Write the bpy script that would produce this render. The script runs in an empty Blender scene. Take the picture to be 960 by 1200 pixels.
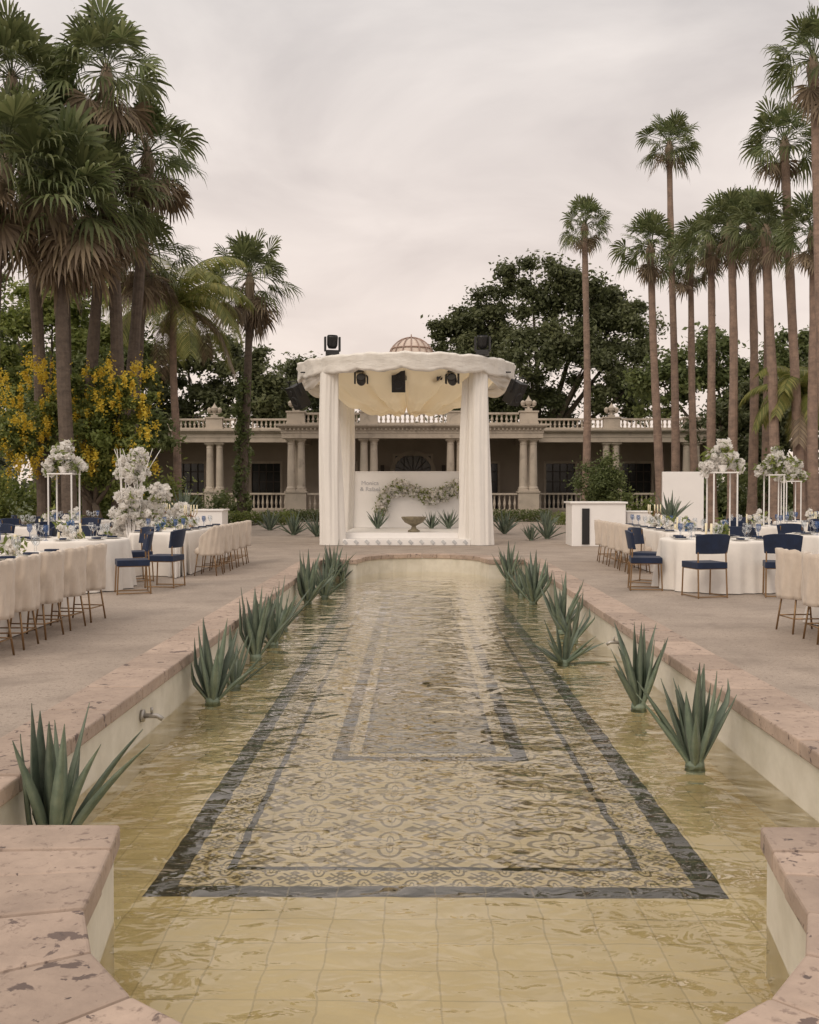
import bpy, math, random
import numpy as np
from mathutils import Vector, Matrix
from mathutils.geometry import tessellate_polygon
R=random.Random(7)
pi=math.pi
scene=bpy.context.scene
COL=scene.collection

# ------------------------------------------------------------------ helpers
class MB:
    def __init__(s): s.v=[];s.f=[];s.m=[]
    def add(s,vs,fs,mi=0):
        b=len(s.v); s.v+=[tuple(p) for p in vs]
        s.f+=[tuple(b+i for i in f) for f in fs]; s.m+=[mi]*len(fs)
    def box(s,c,sz,mi=0,rz=0,M=None):
        x,y,z=[a/2 for a in sz]
        vs=[Vector((i*x,j*y,k*z)) for i in(-1,1) for j in(-1,1) for k in(-1,1)]
        if M is None: M=Matrix.Rotation(rz,3,'Z')
        vs=[M@v+Vector(c) for v in vs]
        s.add(vs,[(0,1,3,2),(4,6,7,5),(0,4,5,1),(2,3,7,6),(0,2,6,4),(1,5,7,3)],mi)
    def b2(s,x0,x1,y0,y1,z0,z1,mi=0):
        s.box(((x0+x1)/2,(y0+y1)/2,(z0+z1)/2),(x1-x0,y1-y0,z1-z0),mi)
    def lathe(s,prof,c=(0,0,0),n=16,mi=0,M=None,wob=None):
        vs=[]
        for (r,z) in prof:
            for i in range(n):
                a=2*pi*i/n; rr=r*(wob(a,z) if wob else 1)
                p=Vector((rr*math.cos(a),rr*math.sin(a),z))
                if M is not None: p=M@p
                vs.append(p+Vector(c))
        fs=[]
        for k in range(len(prof)-1):
            for i in range(n):
                j=(i+1)%n
                fs.append((k*n+i,k*n+j,(k+1)*n+j,(k+1)*n+i))
        s.add(vs,fs,mi)
    def tube(s,pts,rad,n=8,mi=0,cap=True):
        pts=[Vector(p) for p in pts]
        if not hasattr(rad,'__len__'): rad=[rad]*len(pts)
        vs=[];u=None
        for i,p in enumerate(pts):
            t=(pts[min(i+1,len(pts)-1)]-pts[max(i-1,0)]).normalized()
            if u is None:
                u=t.cross(Vector((0,0,1)) if abs(t.z)<.9 else Vector((1,0,0))).normalized()
            else: u=(u-t*u.dot(t)).normalized()
            w=t.cross(u)
            for k in range(n):
                a=2*pi*k/n; vs.append(p+(u*math.cos(a)+w*math.sin(a))*rad[i])
        fs=[(i*n+k,i*n+(k+1)%n,(i+1)*n+(k+1)%n,(i+1)*n+k) for i in range(len(pts)-1) for k in range(n)]
        if cap: fs+= [tuple(range(n))[::-1], tuple((len(pts)-1)*n+k for k in range(n))]
        s.add(vs,fs,mi)
    def arcpanel(s,c,r,a0,a1,z0,z1,th,mi=0,n=12,lean=0,topround=0):
        vs=[]
        for i in range(n+1):
            t=i/n; a=a0+(a1-a0)*t
            zt=z1-topround*(abs(2*t-1)**3)
            for (rr,z) in ((r,z0),(r+th,z0),(r+th+lean,zt),(r+lean,zt)):
                vs.append((c[0]+rr*math.cos(a),c[1]+rr*math.sin(a),c[2]+z))
        fs=[]
        for i in range(n):
            for k in range(4):
                l=(k+1)%4
                fs.append((i*4+k,(i+1)*4+k,(i+1)*4+l,i*4+l))
        fs+=[(0,1,2,3),(n*4+3,n*4+2,n*4+1,n*4)]
        s.add(vs,fs,mi)
    def mesh(s,name,mats,smooth=False,recalc=True):
        me=bpy.data.meshes.new(name); me.from_pydata(s.v,[],s.f)
        for m in mats: me.materials.append(m)
        me.polygons.foreach_set('material_index',s.m)
        if smooth: me.polygons.foreach_set('use_smooth',[True]*len(s.f))
        me.update()
        if recalc:
            import bmesh
            bm=bmesh.new(); bm.from_mesh(me); bmesh.ops.recalc_face_normals(bm,faces=bm.faces); bm.to_mesh(me); bm.free()
        return me
    def obj(s,name,mats,smooth=False,parent=None,bevel=0,loc=(0,0,0),rz=0,recalc=True):
        return mk(name,s.mesh(name,mats,smooth,recalc),parent,bevel,loc,rz,smooth)
def mk(name,me,parent=None,bevel=0,loc=(0,0,0),rz=0,smooth=False,sc=1):
    o=bpy.data.objects.new(name,me); COL.objects.link(o)
    o.location=loc; o.rotation_euler=(0,0,rz); o.scale=(sc,sc,sc)
    if parent: o.parent=parent
    if bevel:
        b=o.modifiers.new('bevel','BEVEL'); b.width=bevel; b.segments=2; b.limit_method='ANGLE'; b.angle_limit=math.radians(40)
    return o
def empty(name,loc=(0,0,0)):
    o=bpy.data.objects.new(name,None); COL.objects.link(o); o.location=loc; return o

def newmat(name):
    m=bpy.data.materials.new(name); m.use_nodes=True
    nt=m.node_tree; p=nt.nodes['Principled BSDF']; return m,nt,p
def mat(name,col,rough=.6,metal=0,var=.25,scale=4,bump=0,bscale=None,col2=None,sheen=0,spots=None,island=0,bmap=None):
    m,nt,p=newmat(name); N=nt.nodes; L=nt.links
    tc=N.new('ShaderNodeTexCoord')
    no=N.new('ShaderNodeTexNoise'); no.inputs['Scale'].default_value=scale; no.inputs['Detail'].default_value=6
    no.inputs['Roughness'].default_value=.65
    L.new(tc.outputs['Object'],no.inputs['Vector'])
    r=N.new('ShaderNodeValToRGB'); r.color_ramp.elements[0].position=.3; r.color_ramp.elements[1].position=.7
    a=[c*(1-var) for c in col]; b=[min(1,c*(1+var)) for c in col]
    if col2: a=list(col2); b=list(col)
    r.color_ramp.elements[0].color=(*a,1); r.color_ramp.elements[1].color=(*b,1)
    L.new(no.outputs['Fac'],r.inputs['Fac']); out=r.outputs['Color']
    for sp_ in (spots or []):
        n2=N.new('ShaderNodeTexNoise'); n2.inputs['Scale'].default_value=sp_[0]; n2.inputs['Detail'].default_value=5
        n2.inputs['Roughness'].default_value=.6; n2.inputs['Distortion'].default_value=.4
        L.new(tc.outputs['Object'],n2.inputs['Vector'])
        r2=N.new('ShaderNodeValToRGB'); r2.color_ramp.elements[0].position=sp_[1]; r2.color_ramp.elements[1].position=sp_[1]+sp_[3]
        L.new(n2.outputs['Fac'],r2.inputs['Fac'])
        mx=N.new('ShaderNodeMix'); mx.data_type='RGBA'
        L.new(r2.outputs['Color'],mx.inputs['Factor']); L.new(out,mx.inputs['A']); mx.inputs['B'].default_value=(*sp_[2],1)
        out=mx.outputs['Result']
    if island:
        g=N.new('ShaderNodeNewGeometry'); mr=N.new('ShaderNodeMapRange'); mr.inputs['To Min'].default_value=1-island; mr.inputs['To Max'].default_value=1+island
        L.new(g.outputs['Random Per Island'],mr.inputs['Value'])
        vmx=N.new('ShaderNodeVectorMath'); vmx.operation='SCALE'; L.new(out,vmx.inputs[0]); L.new(mr.outputs[0],vmx.inputs['Scale']); out=vmx.outputs[0]
    L.new(out,p.inputs['Base Color'])
    p.inputs['Roughness'].default_value=rough; p.inputs['Metallic'].default_value=metal
    if sheen: p.inputs['Sheen Weight'].default_value=sheen
    if bump:
        nb=N.new('ShaderNodeTexNoise'); nb.inputs['Scale'].default_value=bscale or scale*4; nb.inputs['Detail'].default_value=5
        if bmap:
            mp=N.new('ShaderNodeMapping'); mp.inputs['Scale'].default_value=bmap; L.new(tc.outputs['Object'],mp.inputs[0]); L.new(mp.outputs[0],nb.inputs['Vector'])
        else: L.new(tc.outputs['Object'],nb.inputs['Vector'])
        bp=N.new('ShaderNodeBump'); bp.inputs['Strength'].default_value=.6; bp.inputs['Distance'].default_value=bump
        L.new(nb.outputs['Fac'],bp.inputs['Height']); L.new(bp.outputs['Normal'],p.inputs['Normal'])
    return m
def leafmat(name,c0,c1,c2,tr=.25,attr=True):
    m,nt,p=newmat(name); N=nt.nodes;L=nt.links
    r=N.new('ShaderNodeValToRGB'); e=r.color_ramp.elements
    e[0].color=(*c0,1); e[1].color=(*c2,1); q=e.new(.5); q.color=(*c1,1)
    if attr:
        at=N.new('ShaderNodeAttribute'); at.attribute_name='tint'; L.new(at.outputs['Fac'],r.inputs['Fac'])
    else:
        g=N.new('ShaderNodeNewGeometry'); L.new(g.outputs['Random Per Island'],r.inputs['Fac'])
    L.new(r.outputs['Color'],p.inputs['Base Color']); p.inputs['Roughness'].default_value=.55
    t=N.new('ShaderNodeBsdfTranslucent'); L.new(r.outputs['Color'],t.inputs['Color'])
    mx=N.new('ShaderNodeMixShader'); mx.inputs[0].default_value=tr
    L.new(p.outputs[0],mx.inputs[1]); L.new(t.outputs[0],mx.inputs[2])
    L.new(mx.outputs[0],N['Material Output'].inputs['Surface'])
    return m
def leaves(name,cl,n,size,m,parent=None,seed=0,flat=1.0,up=.6,asp=.5,hang=False,shell=2.2,gauss=False):
    g=np.random.default_rng(seed); cl=np.array(cl,float); K=len(cl)
    cen=np.repeat(cl[:,:3],n,0); rad=np.repeat(cl[:,3],n)
    d=g.normal(size=(K*n,3)); d/=np.linalg.norm(d,axis=1)[:,None]
    rr=rad*(np.abs(g.normal(size=K*n))*.5+.25*g.random(K*n) if gauss else g.random(K*n)**(1/shell))
    p=cen+d*rr[:,None]*np.array([1,1,flat])
    nn=g.normal(size=(K*n,3)); nn[:,2]+=up; nn+=d*.6
    nn/=np.linalg.norm(nn,axis=1)[:,None]
    t=g.normal(size=(K*n,3)); 
    if hang: t=t*.15+np.array([0,0,1.]); 
    t-=nn*(t*nn).sum(1)[:,None]; t/=np.linalg.norm(t,axis=1)[:,None]
    b=np.cross(nn,t); s=size*(.6+.8*g.random(K*n))[:,None]
    V=np.empty((K*n,4,3)); V[:,0]=p-t*s; V[:,1]=p+b*s*asp; V[:,2]=p+t*s; V[:,3]=p-b*s*asp
    tint=.5*np.repeat(g.random(K),n)+.5*g.random(K*n)
    me=bpy.data.meshes.new(name); F=K*n
    me.vertices.add(F*4); me.loops.add(F*4); me.polygons.add(F)
    me.vertices.foreach_set('co',V.reshape(-1).astype(np.float32))
    me.loops.foreach_set('vertex_index',np.arange(F*4,dtype=np.int32))
    me.polygons.foreach_set('loop_start',np.arange(0,F*4,4,dtype=np.int32))
    at=me.attributes.new('tint','FLOAT','FACE'); at.data.foreach_set('value',tint.astype(np.float32))
    me.materials.append(m); me.update(calc_edges=True); me.validate()
    return mk(name,me,parent)

# ------------------------------------------------------------------ materials
M_patio=mat('patio_paving',(.36,.30,.25),.85,var=.2,scale=.9,bump=.012,bscale=45,spots=[(26,.55,(.18,.145,.12),.16),(90,.52,(.24,.195,.165),.2),(1.7,.54,(.25,.205,.17),.2)])
M_stone=mat('pink_cantera_stone',(.46,.355,.285),.75,col2=(.34,.26,.21),scale=6,bump=.010,bscale=22,island=.15,
   spots=[(22,.58,(.25,.185,.15),.1),(7.5,.62,(.15,.11,.095),.025),(13,.65,(.12,.09,.08),.02)])
M_mortar=mat('mortar',(.20,.165,.145),.9,scale=10)
M_poolwall=mat('pool_wall_plaster',(.70,.66,.57),.7,col2=(.54,.50,.41),scale=3,bump=.002)
M_grass=mat('lawn_grass',(.10,.12,.045),.9,col2=(.06,.08,.03),scale=2,bump=.03,bscale=40)
M_soil=mat('bed_soil',(.12,.095,.07),.95,scale=3,bump=.02)
M_wall=mat('villa_stucco',(.34,.29,.24),.85,var=.12,scale=.7,bump=.003)
M_trim=mat('villa_limestone',(.47,.41,.34),.8,var=.15,scale=1.2,bump=.004,spots=[(2.2,.56,(.28,.24,.20),.2)])
M_glass=mat('dark_window',(.02,.02,.022),.15,var=.3)
M_frame=mat('dark_wood_frame',(.06,.045,.035),.6)
M_cloth=mat('white_drape',(.81,.78,.735),.85,var=.03,scale=2,sheen=.2,bump=.03,bscale=5,bmap=(1,1,.12))
M_ring=mat('gathered_white_fabric',(.81,.78,.73),.85,var=.05,scale=3,sheen=.2,bump=.06,bscale=4,bmap=(.5,.5,1.6))
M_linen=mat('table_linen',(.78,.74,.69),.9,var=.04,scale=8,bump=.001,bscale=80)
M_cover=mat('chair_slipcover',(.58,.50,.42),.9,var=.08,scale=8,bump=.006,bscale=14,sheen=.2)
M_blue=mat('navy_velvet',(.006,.016,.048),.8,var=.35,scale=6,sheen=.08)
M_gold=mat('bronze_metal',(.30,.19,.10),.4,metal=.8,var=.1)
M_black=mat('black_equipment',(.015,.015,.016),.45,var=.2)
M_lens=mat('lamp_lens',(.10,.11,.13),.1,var=.2)
M_white=mat('white_lacquer',(.84,.82,.80),.5,var=.03,scale=2)
M_marble=mat('white_marble',(.70,.70,.69),.4,col2=(.42,.43,.45),scale=6)
M_cer=mat('porcelain',(.75,.74,.72),.25,var=.02)
M_urn=mat('aged_bronze',(.20,.17,.11),.6,var=.4,scale=9,bump=.004)
M_dome=mat('rusted_dome_iron',(.34,.24,.20),.6,var=.2,scale=8)
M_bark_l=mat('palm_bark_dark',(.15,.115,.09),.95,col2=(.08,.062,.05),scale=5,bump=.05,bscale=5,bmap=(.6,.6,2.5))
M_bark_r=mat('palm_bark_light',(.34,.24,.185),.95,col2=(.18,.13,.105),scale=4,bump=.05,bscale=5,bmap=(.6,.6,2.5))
M_bark=mat('tree_bark',(.12,.095,.07),.95,var=.3,scale=6,bump=.02)
M_agave=mat('agave_leaf',(.19,.23,.165),.5,col2=(.10,.14,.10),scale=9,bump=.001,island=.3)
M_cream=mat('candle_wax',(.8,.72,.5),.5,var=.03)
M_pf=[leafmat('palm_frond_dark',(.075,.092,.035),(.125,.15,.06),(.21,.23,.10),.4,False),
      leafmat('palm_frond_bright',(.10,.135,.05),(.16,.20,.08),(.25,.28,.13),.4,False),
      leafmat('palm_frond_dead',(.14,.10,.065),(.22,.165,.11),(.32,.25,.16),.2,False),
      leafmat('coconut_frond',(.13,.155,.04),(.22,.24,.065),(.36,.335,.11),.4,False)]
M_leafA=leafmat('leaf_dark',(.07,.082,.038),(.12,.138,.06),(.19,.205,.095),.4)
M_leafB=leafmat('leaf_mid',(.08,.105,.035),(.135,.17,.06),(.22,.25,.09),.4)
M_leafC=leafmat('leaf_bright',(.11,.145,.035),(.19,.235,.06),(.31,.33,.10),.4)
M_yel=leafmat('yellow_blossom',(.50,.35,.03),(.70,.53,.06),(.80,.66,.10),.45)
M_wfl=leafmat('white_petals',(.82,.79,.74),(.88,.86,.83),(.93,.92,.9),.5)
M_bfl=leafmat('blue_petals',(.05,.10,.25),(.12,.22,.40),(.35,.45,.6),.3)
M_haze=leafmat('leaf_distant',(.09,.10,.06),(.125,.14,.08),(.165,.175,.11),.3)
def translucent(name,col,f):
    m,nt,p=newmat(name); N=nt.nodes;L=nt.links
    no=N.new('ShaderNodeTexNoise'); no.inputs['Scale'].default_value=1.5
    tc=N.new('ShaderNodeTexCoord'); L.new(tc.outputs['Object'],no.inputs['Vector'])
    r=N.new('ShaderNodeValToRGB'); r.color_ramp.elements[0].color=(*[c*.92 for c in col],1); r.color_ramp.elements[1].color=(*col,1)
    L.new(no.outputs['Fac'],r.inputs['Fac']); L.new(r.outputs[0],p.inputs['Base Color']); p.inputs['Roughness'].default_value=.9
    t=N.new('ShaderNodeBsdfTranslucent'); L.new(r.outputs[0],t.inputs['Color'])
    mx=N.new('ShaderNodeMixShader'); mx.inputs[0].default_value=f
    L.new(p.outputs[0],mx.inputs[1]); L.new(t.outputs[0],mx.inputs[2]); L.new(mx.outputs[0],N['Material Output'].inputs['Surface'])
    return m
M_ceil=translucent('cream_ceiling_fabric',(.88,.76,.54),.5)
M_sheer=translucent('sheer_white_fabric',(.86,.83,.80),.35)
m,nt,p=newmat('clear_glassware'); N=nt.nodes;L=nt.links
tr=N.new('ShaderNodeBsdfTransparent'); gl=N.new('ShaderNodeBsdfGlossy'); gl.inputs['Roughness'].default_value=.05
lw=N.new('ShaderNodeLayerWeight'); lw.inputs[0].default_value=.35
mx=N.new('ShaderNodeMixShader'); L.new(lw.outputs['Facing'],mx.inputs[0]); L.new(tr.outputs[0],mx.inputs[1]); L.new(gl.outputs[0],mx.inputs[2])
tr.inputs[0].default_value=(.92,.94,.96,1)
L.new(mx.outputs[0],N['Material Output'].inputs['Surface']); M_clear=m
# water
m,nt,p=newmat('pool_water'); N=nt.nodes;L=nt.links
N.remove(p)
tc=N.new('ShaderNodeTexCoord')
def noise(sc,mapsc,detail=3,dist=0):
    mp=N.new('ShaderNodeMapping'); mp.inputs['Scale'].default_value=mapsc; L.new(tc.outputs['Object'],mp.inputs[0])
    n=N.new('ShaderNodeTexNoise'); n.inputs['Scale'].default_value=sc; n.inputs['Detail'].default_value=detail; n.inputs['Distortion'].default_value=dist
    L.new(mp.outputs[0],n.inputs['Vector']); return n.outputs['Fac']
def math_(op,*a):
    n=N.new('ShaderNodeMath'); n.operation=op
    for i,x in enumerate(a):
        if isinstance(x,(int,float)): n.inputs[i].default_value=x
        else: L.new(x,n.inputs[i])
    return n.outputs[0]
n1=noise(1.5,(1,1.3,1),2,.5); n2=noise(5.5,(1,1.5,1),2,.5); n3=noise(.6,(1,1,1),2)
h=math_('ADD',math_('MULTIPLY',n1,1.3),math_('MULTIPLY',n2,math_('MULTIPLY',n3,.75)))
bp=N.new('ShaderNodeBump'); bp.inputs['Strength'].default_value=1; bp.inputs['Distance'].default_value=.040
L.new(h,bp.inputs['Height'])
fr=N.new('ShaderNodeFresnel'); fr.inputs['IOR'].default_value=1.36; L.new(bp.outputs[0],fr.inputs['Normal'])
gl=N.new('ShaderNodeBsdfGlossy'); gl.inputs['Roughness'].default_value=.015; L.new(bp.outputs[0],gl.inputs['Normal'])
gl.inputs[0].default_value=(1,.99,.96,1)
tr=N.new('ShaderNodeBsdfTransparent'); tr.inputs[0].default_value=(.97,.95,.85,1)
fac=math_('MINIMUM',math_('MULTIPLY',fr.outputs[0],1.7),1.0)
mx=N.new('ShaderNodeMixShader'); L.new(fac,mx.inputs[0]); L.new(tr.outputs[0],mx.inputs[1]); L.new(gl.outputs[0],mx.inputs[2])
L.new(mx.outputs[0],N['Material Output'].inputs['Surface']); M_water=m
# pool tile
CX=.09
m,nt,p=newmat('pool_floor_tile'); N=nt.nodes;L=nt.links
tc=N.new('ShaderNodeTexCoord')
sx=N.new('ShaderNodeSeparateXYZ')
nd=N.new('ShaderNodeTexNoise'); nd.inputs['Scale'].default_value=4; nd.inputs['Detail'].default_value=3
L.new(tc.outputs['Object'],nd.inputs['Vector'])
vm=N.new('ShaderNodeVectorMath'); vm.operation='SUBTRACT'; L.new(nd.outputs['Color'],vm.inputs[0]); vm.inputs[1].default_value=(.5,.5,.5)
vs_=N.new('ShaderNodeVectorMath'); vs_.operation='SCALE'; L.new(vm.outputs[0],vs_.inputs[0]); vs_.inputs['Scale'].default_value=.05
va=N.new('ShaderNodeVectorMath'); va.operation='ADD'; L.new(tc.outputs['Object'],va.inputs[0]); L.new(vs_.outputs[0],va.inputs[1])
L.new(va.outputs[0],sx.inputs[0])
A=math_
x=A('SUBTRACT',sx.outputs[0],CX); y=A('SUBTRACT',sx.outputs[1],4.9)
def fold(c,per,off=0): return A('MULTIPLY',A('ABSOLUTE',A('SUBTRACT',A('FRACT',A('ADD',A('DIVIDE',c,per),off)),.5)),2)
def band(d,a,b): return A('MULTIPLY',A('GREATER_THAN',d,a),A('LESS_THAN',d,b))
def near(c,v,w): return A('LESS_THAN',A('ABSOLUTE',A('SUBTRACT',c,v)),w)
grout=A('MAXIMUM',A('GREATER_THAN',fold(x,.25),.965),A('GREATER_THAN',fold(y,.25),.965))
def medal(per,w=.065):
    u=fold(x,per); v=fold(y,per)
    r=A('SQRT',A('ADD',A('MULTIPLY',u,u),A('MULTIPLY',v,v))); th=A('ARCTAN2',v,u)
    pet=A('ADD',.60,A('MULTIPLY',.20,A('COSINE',A('MULTIPLY',th,4))))
    pet2=A('ADD',.36,A('MULTIPLY',.13,A('COSINE',A('MULTIPLY',th,8))))
    a=near(A('SUBTRACT',r,pet),0,w); b=near(A('SUBTRACT',r,pet2),0,w*.8); c=A('MULTIPLY',near(u,v,w),band(r,.75,1.4))
    d=near(A('ADD',u,v),1.62,w); e=A('LESS_THAN',r,.11)
    f=A('LESS_THAN',A('ADD',A('ABSOLUTE',A('SUBTRACT',u,.97)),A('ABSOLUTE',A('SUBTRACT',v,.5))),.2)
    g_=A('LESS_THAN',A('ADD',A('ABSOLUTE',A('SUBTRACT',v,.97)),A('ABSOLUTE',A('SUBTRACT',u,.5))),.2)
    o=a
    for q in (b,c,d,e,f,g_): o=A('MAXIMUM',o,q)
    return o
med=medal(.5); med2=medal(.25,.08)
def rect(hw,y0,y1):
    return A('MAXIMUM',A('SUBTRACT',A('ABSOLUTE',x),hw),A('SUBTRACT',A('ABSOLUTE',A('SUBTRACT',y,(y0+y1)/2)),(y1-y0)/2))
d1=rect(1.48,0,15.2); d2=rect(.75,2.5,14.2)
dark=A('MAXIMUM',band(d1,-.14,0),band(d1,-.40,-.355))
dark=A('MAXIMUM',dark,A('MAXIMUM',band(d2,-.12,0),band(d2,-.26,-.22)))
small=A('MULTIPLY',med2,A('MAXIMUM',band(d1,-.36,-.12),band(d2,-.23,-.10)))
inner=A('LESS_THAN',d2,-.26)
mid=A('MULTIPLY',A('MULTIPLY',A('LESS_THAN',d1,-.40),A('GREATER_THAN',d2,0)),med)
inn=A('MULTIPLY',inner,med)
def mixc(f,a,b):
    n=N.new('ShaderNodeMix'); n.data_type='RGBA'
    if isinstance(f,float): n.inputs['Factor'].default_value=f
    else: L.new(f,n.inputs['Factor'])
    for s_,k in ((a,'A'),(b,'B')):
        if isinstance(s_,tuple): n.inputs[k].default_value=(*s_,1)
        else: L.new(s_,n.inputs[k])
    return n.outputs['Result']
wn=N.new('ShaderNodeTexWhiteNoise'); wn.noise_dimensions='2D'
cmb=N.new('ShaderNodeCombineXYZ'); L.new(A('FLOOR',A('DIVIDE',x,.25)),cmb.inputs[0]); L.new(A('FLOOR',A('DIVIDE',y,.25)),cmb.inputs[1]); L.new(cmb.outputs[0],wn.inputs['Vector'])
c=mixc(wn.outputs['Value'],(.62,.525,.32),(.72,.62,.41))
n4=N.new('ShaderNodeTexNoise'); n4.inputs['Scale'].default_value=1.1; n4.inputs['Detail'].default_value=5; L.new(tc.outputs['Object'],n4.inputs['Vector'])
c=mixc(A('MULTIPLY',A('SUBTRACT',n4.outputs['Fac'],.35),1.4),c,(.48,.38,.17))
inside=A('LESS_THAN',d1,0)
c=mixc(A('MULTIPLY',inside,.5),c,(.56,.48,.35))
c=mixc(mid,c,(.22,.18,.11))
c=mixc(inner,c,(.27,.22,.12))
c=mixc(inn,c,(.06,.052,.032))
c=mixc(small,c,(.17,.14,.085))
c=mixc(dark,c,(.03,.03,.026))
c=mixc(A('MULTIPLY',grout,.4),c,(.28,.23,.14))
L.new(c,p.inputs['Base Color']); p.inputs['Roughness'].default_value=.6
M_tile=m

# ------------------------------------------------------------------ pool geometry
W=2.08; SH=1.35; YN=4.13; YF=20.2; AR=1.27; AC=3.63; AF=20.7
def outline():
    pts=[]
    def seg(a,b,k):
        for i in range(k): pts.append((a[0]+(b[0]-a[0])*i/k,a[1]+(b[1]-a[1])*i/k))
    seg((CX-W,YF),(CX-W,YN),22)
    seg((CX-W,YN),(CX-SH,YN),1); seg((CX-SH,YN),(CX-AR,AC),1)
    n=12
    for i in range(n): a=pi+pi*i/n; pts.append((CX+AR*math.cos(a),AC+AR*math.sin(a)))
    seg((CX+AR,AC),(CX+SH,YN),1); seg((CX+SH,YN),(CX+W,YN),1)
    seg((CX+W,YN),(CX+W,YF),22)
    seg((CX+W,YF),(CX+SH,YF),1); seg((CX+SH,YF),(CX+AR,AF),1)
    for i in range(n): a=pi*i/n; pts.append((CX+AR*math.cos(a),AF+AR*math.sin(a)))
    seg((CX-AR,AF),(CX-SH,YF),1); seg((CX-SH,YF),(CX-W,YF),1)
    return pts
PO=outline()
def offs(P,d):
    out=[];n=len(P)
    for i in range(n):
        a=Vector(P[i-1]);b=Vector(P[i]);c=Vector(P[(i+1)%n])
        e1=(b-a).normalized();e2=(c-b).normalized()
        n1=Vector((e1.y,-e1.x));n2=Vector((e2.y,-e2.x))
        nn=(n1+n2); nn.normalize(); k=d/max(.5,nn.dot(n1))
        out.append((b.x+nn.x*k,b.y+nn.y*k))
    return out
outer=offs(PO,.42); wallp=offs(PO,.03)
def sheet(name,outerpoly,hole,z,m):
    polys=[[Vector((*p,z)) for p in outerpoly]]
    if hole: polys.append([Vector((*p,z)) for p in hole])
    tris=tessellate_polygon(polys); vs=[v for q in polys for v in q]
    ff=[]
    for t in tris:
        a,b_,c_=[vs[i] for i in t]
        ff.append(t if (b_-a).cross(c_-a).z>0 else t[::-1])
    b=MB(); b.add(vs,ff,0); return b.obj(name,[m],recalc=False)
def rp(x0,x1,y0,y1): return [(x0,y0),(x1,y0),(x1,y1),(x0,y1)]
sheet('ground',rp(-900,900,-400,1500),rp(-2.8,3,1.6,22.8),-.02,M_grass)
sheet('patio',rp(-32,32,-12,48),offs(PO,.35),0,M_patio)
sheet('planting_bed',rp(-30,-7.0,30,47.5),None,.006,M_soil)
sheet('planting_bed',rp(8.0,30,31,47.5),None,.006,M_soil)
# coping
b=MB(); n=len(PO)
def slab(quad,dz=0):
    ctr=sum((Vector(q) for q in quad),Vector((0,0)))/4
    q=[Vector(p)+(ctr-Vector(p)).normalized()*.005 for p in quad]
    z0,z1=-.015,.08+dz
    b.add([(*p,z0) for p in q]+[(*p,z1) for p in q],[(0,1,2,3),(4,5,6,7),(0,1,5,4),(2,3,7,6),(1,2,6,5),(3,0,4,7)],0)
def isv(p,x_,y_): return abs(p[0]-x_)<.01 and abs(p[1]-y_)<.01
for i in range(n):
    j=(i+1)%n
    skip=False
    for sx_ in(-1,1):
        for (ys,ya) in((YN,AC),(YF,AF)):
            sh_=(CX+sx_*SH,ys)
            if isv(PO[i],*sh_) or isv(PO[j],*sh_): skip=True
    if skip: continue
    a,c=Vector(PO[i]),Vector(PO[j]); ao,co=Vector(outer[i]),Vector(outer[j])
    g=.004 if (i%2==0 or (c-a).length>.45) else 0.0015
    L1=(c-a).length; t=g/L1
    ia,ic=a.lerp(c,t),c.lerp(a,t); oa,oc=ao.lerp(co,t),co.lerp(ao,t)
    dz=R.uniform(-.004,.004)
    z0,z1=-.015,.08+dz
    vs=[(*ia,z0),(*ic,z0),(*oc,z0),(*oa,z0),(*ia,z1),(*ic,z1),(*oc,z1),(*oa,z1)]
    b.add(vs,[(0,1,2,3),(4,5,6,7),(0,1,5,4),(2,3,7,6),(1,2,6,5),(3,0,4,7)],0)
outer_pt={ (round(p[0],3),round(p[1],3)):o for p,o in zip(PO,outer)}
for sx_ in(-1,1):
    for (ys,ya,sg) in((YN,AC,-1),(YF,AF,1)):
        arco=outer_pt[(round(CX+sx_*AR,3),round(ya,3))]
        corner=outer_pt[(round(CX+sx_*W,3),round(ys,3))]
        cpt=(CX+sx_*(SH-.045),ys+sg*.27)
        slab([(CX+sx_*W,ys),(CX+sx_*SH,ys),cpt,(corner[0],ys+sg*.33)],.003)
        slab([cpt,(CX+sx_*AR,ya),arco,(corner[0],ys+sg*.34)],-.002)
pool=empty('reflecting_pool')
cop=b.obj('coping',[M_stone],parent=pool,bevel=.012)
b=MB()
def ringstrip(p1,p2,z1,z2,mi=0):
    n=len(p1); b.add([(*p,z1) for p in p1]+[(*p,z2) for p in p2],[(i,(i+1)%n,n+(i+1)%n,n+i) for i in range(n)],mi)
ringstrip(offs(PO,.012),offs(PO,.30),.066,.066)
b.obj('mortar_bed',[M_mortar],parent=pool)
b=MB(); ringstrip(wallp,wallp,-.60,-.01); b.obj('wall',[M_poolwall],parent=pool)
o=sheet('floor',offs(PO,.2),None,-.55,M_tile); o.parent=pool
o=sheet('water',offs(PO,.028),None,-.32,M_water)
M_steel=mat('spout_steel',(.4,.38,.35),.4,metal=.7)
def spout(x,y,s):
    b=MB()
    b.tube([(x,y,-.14),(x-s*.12,y,-.14),(x-s*.16,y,-.165)],.018,12,0)
    b.lathe([(0.0,0),(.045,0),(.045,.02),(0,.02)],(x-s*.005,y,-.14),14,0,M=Matrix.Rotation(-s*pi/2,3,'Y'))
    b.tube([(x-s*.08,y,-.12),(x-s*.08,y,-.08)],.010,10,0)
    b.obj('water_spout',[M_steel],smooth=True)
spout(CX-W-.03,7.1,-1); spout(CX+W+.03,10.6,1)

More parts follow.
